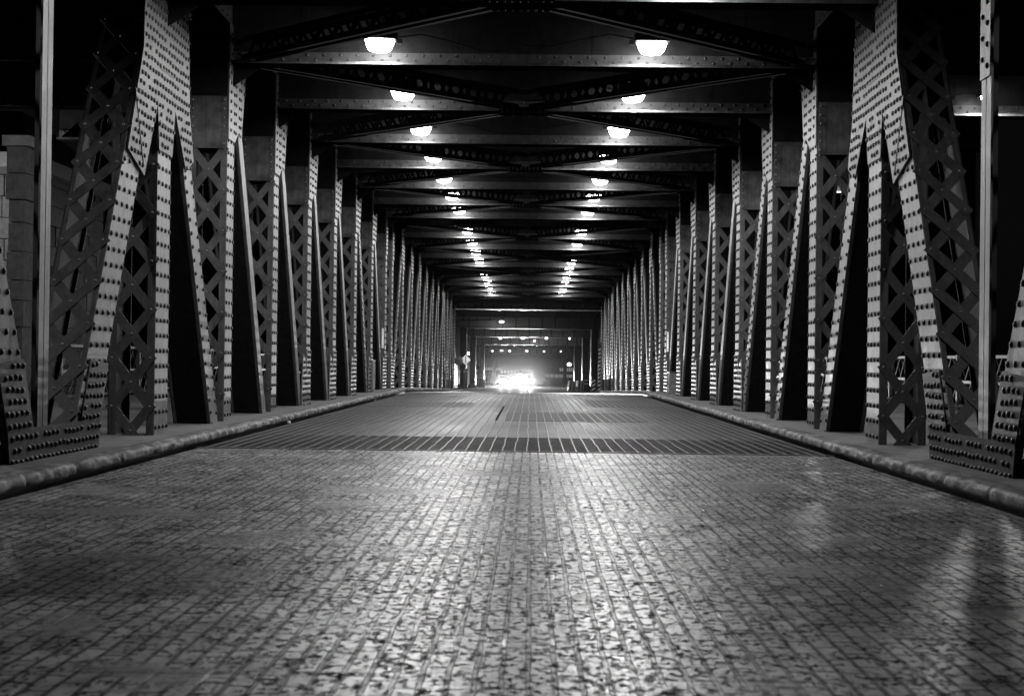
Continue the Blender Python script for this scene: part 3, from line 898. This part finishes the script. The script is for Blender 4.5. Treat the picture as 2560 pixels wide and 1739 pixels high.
# --- jersey barriers striped
for i, (px0, px1, lab) in enumerate(((1419, 1441, 'striped concrete barrier farther from the barrel'), (1441, 1461, 'striped concrete barrier touching the dark barrel'))):
    Y = 104; a = at(px0, 966, Y); b = at(px1, 951, Y); zg = zst(Y); h = b.z - zg
    t = thing('jersey_barrier', lab, 'barrier', (a.x, Y, zg), False, 'striped concrete barriers')
    L_ = b.x - a.x; m = MB(); n = 5
    for q in range(n):
        x0, x1 = L_ * q / n, L_ * (q + 1) / n; sk = .06
        prof = [(-.3, 0), (-.28, .12), (-.1, .36), (-.07, 1), (.07, 1), (.1, .36), (.28, .12), (.3, 0)]
        vs = [(x0 + sk * pz, py, pz * h) for py, pz in prof] + [(x1 + sk * pz, py, pz * h) for py, pz in prof]
        k = len(prof)
        m.add(vs, [(c, c + 1, k + c + 1, k + c) for c in range(k - 1)] + [tuple(range(k))[::-1], tuple(range(k, 2 * k))], 'white' if q % 2 == 0 else 'lace')
    build('barrier_body', m, t)
# --- barrel
Y = 93.5; a = at(1459, 976, Y); b = at(1475, 948, Y); zg = zst(Y) + .02
t = thing('traffic_barrel', 'dark round barrel with two pale bands by the kerb end', 'barrel', ((a.x + b.x) / 2, Y, zg))
r = (b.x - a.x) / 2; h = b.z - zg; m = MB()
m.lathe([(r * 1.15, 0), (r * 1.15, .06), (r, .07), (r * .97, h * .3), (r * .9, h * .32), (r * .9, h * .95), (r * .6, h)], (0, 0, 0), 'rubber', 20); build('drum', m, t)
m = MB()
for f in (.62, .9): m.lathe([(r * .925, h * f), (r * .925, h * f + .04)], (0, 0, 0), 'sign', 20)
build('reflective_bands', m, t)
# --- striped hazard posts at the right bridge end
for i, (px, Y, top, lab) in enumerate(((1484, 91.5, 948, 'short striped hazard post beside the barrel'), (1499, 89.9, 860, 'tall striped hazard post at the bridge end'))):
    a = at(px, 978, Y); zz = (M_FAR @ Vector((0, Y, .12))).z; hh = at(px, top, Y).z - zz
    t = thing('hazard_marker', lab, 'marker', (a.x, Y, zz), False, 'striped hazard markers')
    m = MB(); m.box(-.11, .11, 0, .02, 0, hh, 'black'); n = int(hh / .24)
    for q in range(n):
        z0 = .05 + q * .24
        m.prism([(-.1, z0), (.1, z0 + .1), (.1, z0 + .2), (-.1, z0 + .1)], lambda x, z: (x, -.004, z), lambda x, z: (x, -.001, z), 'sign')
    build('striped_board', m, t)
    m = MB(); m.tube((0, .05, 0), (0, .05, hh), .03, .03, 'dark', 8); build('pole', m, t)
# --- buildings at the street end and sides
def building(x0, x1, y0, y1, zb, h, label, fl, wins, mat='dark', axis='y'):
    t = thing('building', label, 'building', ((x0 + x1) / 2, y0, zb))
    m = MB(); hx = (x1 - x0) / 2; d = y1 - y0
    m.box(-hx, hx, 0, d, 0, h, mat); m.box(-hx - .15, hx + .15, -.15, d + .15, h, h + .4, mat); m.box(-hx - .06, hx + .06, -.06, d, 3.4, 3.6, mat)
    build('wall', m, t)
    return t, hx, d
for (x0, x1, y0, y1, lab) in ((-30, -9.5, 100, 240, 'tall dark masonry block lining the street behind the diamond sign'), (9.5, 30, 100, 240, 'tall dark masonry block lining the street behind the barriers')):
    t, hx, d = building(x0, x1, y0, y1, -6, 32, lab, 0, 0)
    sx = hx if x0 < 0 else -hx
    sg = 1 if x0 < 0 else -1
    for fl in range(2, 8):
        for q in range(12):
            m = MB(); yy = 5 + q * 11
            m.box(sx, sx + sg * .05, yy, yy + 1.4, fl * 3.6, fl * 3.6 + 2, 'glass'); m.box(sx, sx + sg * .12, yy - .1, yy + 1.5, fl * 3.6 - .18, fl * 3.6, 'concrete')
            build('window', m, t)
t, hx, d = building(-34, 34, 320, 340, -6, 36, 'broad dark building closing the street behind the headlights', 0, 0)
a0 = at(1213, 928, 320); 
for (x0, x1, y0, y1) in ((1213, 1250, 919, 925), (1398, 1433, 920, 928), (1362, 1432, 936, 943), (1250, 1300, 926, 932)):
    a = at(x0, y1, 320); b = at(x1, y0, 320); m = MB()
    m.box(a.x, b.x, -.1, -.001, a.z + 6, b.z + 6, 'lit'); n = 6
    for q in range(n + 1):
        xx = a.x + (b.x - a.x) * q / n; m.box(xx - .06, xx + .06, -.14, -.101, a.z + 6, b.z + 6, 'dark')
    build('shop_window', m, t)

# --- cars
def car(px, py, Y, label, tall):
    p = at(px, py, Y); zg = zst(Y)
    t = thing('car', label, 'car', (p.x, Y, zg), False, 'cars driving towards the bridge')
    H = 1.85 if tall else 1.45; hh = p.z - zg; L_ = 4.7; W = .93
    prof = [(0.05, .35), (0, .6), (.12, hh + .18), (1.1, hh + .3), (1.75, H - .12), (2.2, H), (3.6, H), (4.3, H - .5), (4.65, hh + .2), (4.7, .4)]
    m = MB(); 
    def loft(prof, w0, w1, mat):
        n = len(prof); vs = []
        for sx, sc_ in ((-1, 1), (1, 1)):
            for (y, z) in prof:
                ww = w0 if z < hh + .35 else w1
                vs.append((sx * ww, y, z))
        m.add(vs, [tuple(range(n)), tuple(range(n, 2 * n))[::-1]] + [(i, n + i, n + (i + 1) % n, (i + 1) % n) for i in range(n)], mat)
    loft(prof, W, W * .8, 'carpaint'); m.box(-W, W, -.08, .06, .34, .5, 'rubber'); build('body', m, t)
    m = MB(); m.hexa([(-W * .85, 1.12, hh + .36), (W * .85, 1.12, hh + .36), (W * .85, 1.14, hh + .37), (-W * .85, 1.14, hh + .37),
                      (-W * .72, 1.68, H - .16), (W * .72, 1.68, H - .16), (W * .72, 1.70, H - .15), (-W * .72, 1.70, H - .15)], 'glass'); build('windscreen', m, t)
    m = MB(); m.box(-.45, .45, -.03, -.001, hh - .1, hh + .08, 'black')
    for q in range(4): m.box(-.44, .44, -.04, -.031, hh - .08 + q * .04, hh - .07 + q * .04, 'lace')
    build('grille', m, t)
    for sx in (-1, 1):
        for yy in (.85, 3.75):
            m = MB(); m.tube((sx * (W - .22), yy, .34), (sx * (W + .01), yy, .34), .34, .34, 'rubber', 18); wh = build('wheel', m, t)
            m = MB(); m.tube((sx * (W + .011), yy, .34), (sx * (W + .02), yy, .34), .2, .2, 'lace', 14); build('rim', m, wh)
        m = MB(); m.lathe([(.02, -.03), (.13, -.02), (.13, .02)], (0, 0, 0), 'headlight', 16)
        hl = build('headlight', m, t, (sx * .68, -.02, hh)); hl.rotation_euler = (R(90), 0, 0)
        m = MB(); m.box(sx * W, sx * (W + .18), 1.3, 1.42, hh + .38, hh + .52, 'carpaint'); build('mirror', m, t)
        ld = bpy.data.lights.new('headlight_beam', 'SPOT'); ld.energy = HEAD_W; ld.spot_size = R(16); ld.spot_blend = .8; ld.shadow_soft_size = .08
        l = bpy.data.objects.new('headlight_beam', ld); COL.objects.link(l); l.parent = t; l.location = (sx * .68, -.2, hh)
        l.rotation_euler = (R(90) + .014, 0, R(180))
HEAD_W = 120000.0
car(1263, 956, 240, 'low car with glaring headlights, on the diamond sign side of the road', False)
car(1316, 951, 240, 'taller car with glaring headlights, near the road middle', True)

# --- utility boxes and plates beside the trusses, at the kerb break
def cabinet(name, lab, cat, s, Y, px0, px1, py0, py1, x_in, depth_=.3, mat='concrete', group=None):
    a = at(px0, py1, Y); b = at(px1, py0, Y)
    t = thing(name, lab, cat, (s * x_in, Y, 0), False, group)
    z0, z1 = max(.12, a.z), b.z; m = MB()
    wid = .75
    m.box(0, s * depth_, -wid / 2, wid / 2, z0, z1, mat); m.box(-s * .015, s * (depth_ + .02), -wid / 2 - .02, wid / 2 + .02, z1, z1 + .03, 'lace')
    build('box_body', m, t)
    m = MB(); m.box(-s * .012, -s * .001, -wid / 2 + .06, wid / 2 - .06, z0 + .05, z1 - .06, mat); m.box(-s * .03, -s * .013, wid / 2 - .16, wid / 2 - .12, (z0 + z1) / 2 - .06, (z0 + z1) / 2 + .06, 'dark')
    build('door', m, t)
cabinet('utility_cabinet', 'pale grey metal cabinet at the foot of the left truss by the kerb break', 'cabinet', -1, 42.6, 922, 943, 903, 974, 4.34)
cabinet('utility_cabinet', 'pale grey metal cabinet at the foot of the right truss by the kerb break', 'cabinet', 1, 44.6, 1672, 1686, 932, 984, 4.34)
for s, lab in ((-1, 'left'), (1, 'right')):
    t = thing('steel_plate', 'blank pale plate bolted high on the %s truss by the kerb break' % lab, 'plate', (s * 4.36, 45.4, 0), False, 'blank plates by the kerb break')
    m = MB(); m.box(0, s * .012, -.35, .2, 1.4, 2.0, 'white')
    for dy in (-.3, .15):
        for z in (1.45, 1.95): m.rivet((0, dy, z), (-s, 0, 0), .018)
    build('plate_sheet', m, t)

# --- litter along the left kerb
lit = [(645, 1071, .07, 'crumpled white paper lying on the deck by the left kerb, nearest piece'), (936, 1001, .05, 'pale scrap of paper near the kerb break, out on the deck'),
       (968, 991, .06, 'round pale paper ball right at the kerb break'), (722, 1058, .04, 'small dull scrap between the white paper and the kerb break')]
for px, py, r, lab in lit:
    d = (at(px, py, 10) - cam.matrix_world.translation); o_ = cam.matrix_world.translation; k = -(o_.z - .012) / d.z; g_ = o_ + d * k
    m = MB(); rnd = random.Random(px); vs = []
    for i in range(5):
        for q in range(7):
            th = math.pi * i / 4; ph = 2 * math.pi * q / 7; rr = r * rnd.uniform(.65, 1.15)
            vs.append((rr * math.sin(th) * math.cos(ph), rr * math.sin(th) * math.sin(ph), r * .7 + rr * .75 * math.cos(th)))
    m.add(vs, [(i * 7 + q, i * 7 + (q + 1) % 7, (i + 1) * 7 + (q + 1) % 7, (i + 1) * 7 + q) for i in range(4) for q in range(7)], 'paper')
    o = build('paper_scrap', m, None, (g_.x, g_.y, 0.0)); tag(o, lab, 'litter', 'scraps of litter on the deck')

# --- outer railings
def railing(s, y0, y1, far, lab):
    t = thing('sidewalk_railing', lab, 'railing', (s * 9.4, y0, .12), far, 'railings of the outer walkways')
    L_ = y1 - y0; m = MB()
    for z in (.1, .62, 1.15): m.box(-.03, .03, 0, L_, z - .03, z + .03, 'lace')
    build('rails', m, t)
    pm = MB(); pm.box(-.05, .05, -.04, .04, 0, 1.2, 'lace'); pm = pm.mesh('railing_post'); y = 0
    while y < L_: link('railing_post', pm, t, (0, y, 0)); y += 2.0
    m = MB(); y = 0
    while y < L_ - .5:
        for z0, z1 in ((.12, 1.12), (1.12, .12)):
            A = Vector((.02 * (1 if z0 < z1 else -1), y, z0)); B = Vector((A.x, y + 1.0, z1)); dr = (B - A).normalized()
            m.obox((A + B) / 2, (B - A) / 2, dr.cross(Vector((1, 0, 0))) * .02, Vector((.005, 0, 0)), 'dark')
        y += .5
    build('lattice', m, t)
railing(-1, 4, 47.4, False, 'lattice railing outside the left walkway of the nearer leaf'); railing(1, 4, 47.4, False, 'lattice railing outside the right walkway of the nearer leaf')
railing(-1, 47.7, 90, True, 'lattice railing outside the left walkway of the farther leaf'); railing(1, 47.7, 90, True, 'lattice railing outside the right walkway of the farther leaf')

# --- stone bridge house outside the left truss
t = thing('bridge_house', 'rough stone bridge house lit beyond the left truss at the picture edge', 'bridge house', (-13.2, 31, -1))
m = MB(); rnd = random.Random(4); z = 0
while z < 6.0:
    y = 0; h = .45
    while y < 6:
        l_ = rnd.uniform(.6, 1.1); o_ = rnd.uniform(0, .05)
        m.box(0, 2.6 + o_, y + .01, min(6, y + l_) - .01, z + .01, z + h - .01, 'stone'); y += l_
    x = 0
    while x < 2.6:
        l_ = rnd.uniform(.5, .9); m.box(x + .01, min(2.6, x + l_) - .01, -rnd.uniform(.01, .06), 0, z + .01, z + h - .01, 'stone'); x += l_
    z += h
build('wall', m, t)
m = MB(); m.box(-.2, 2.9, -.25, 6.2, 6.0, 6.3, 'concrete'); m.hexa([(-.2, -.25, 6.3), (2.9, -.25, 6.3), (2.9, 6.2, 6.3), (-.2, 6.2, 6.3), (1.0, 2.5, 7.6), (1.7, 2.5, 7.6), (1.7, 3.5, 7.6), (1.0, 3.5, 7.6)], 'dark'); build('roof', m, t)
t = thing('house_fill_lamp', 'small added lamp on a pole, unseen, lighting the stone bridge house', 'lamp', (-11.2, 29.0, .12))  # lamp added out of view to light the house wall
m = MB(); m.tube((0, 0, 0), (0, 0, 3.9), .05, .04, 'dark', 8); build('pole', m, t)
m = MB(); m.lathe([(.05, -.12), (.13, -.06), (.13, .06), (.04, .14)], (0, 0, 4.05), 'bulb', 12); build('lantern', m, t)
plight(t, (.0, .3, 3.9), 120)

# ------------------------------------------------------------------ haze volume added to spread the headlight glow
hz = MB(); hz.box(-120, 120, -3, 345, -10.5, 40, 'bloom_haze_volume')
M['bloom_haze_volume'] = bpy.data.materials.new('bloom_haze_volume'); M['bloom_haze_volume'].use_nodes = True
_nt = M['bloom_haze_volume'].node_tree; _nt.nodes.remove(_nt.nodes['Principled BSDF'])
pv = _nt.nodes.new('ShaderNodeVolumePrincipled'); pv.inputs['Color'].default_value = G(.9)
pv.inputs['Density'].default_value = .000008; pv.inputs['Anisotropy'].default_value = .985
_nt.links.new(pv.outputs[0], _nt.nodes['Material Output'].inputs['Volume'])
o = build('bloom_haze', hz); o['kind'] = 'stuff'
cy.volume_bounces = 0

t = thing('stone_pier', 'rough grey stone pier at the left picture edge, behind crossed dark bars', 'pier', (-7.75, 22.6, 0))
m = MB(); z = 0; rnd = random.Random(9)
while z < 4.2:
    h = rnd.uniform(.3, .5); o_ = rnd.uniform(0, .05)
    m.box(-.1 - o_, .12 + o_, -o_, .5, z + .008, z + h - .008, 'stone'); z += h
m.box(-.06, .08, .03, .47, 0, z, 'dark')
build('wall', m, t)
m = MB(); m.box(-.2, .22, -.08, .6, z, z + .16, 'concrete'); build('cap_stone', m, t)
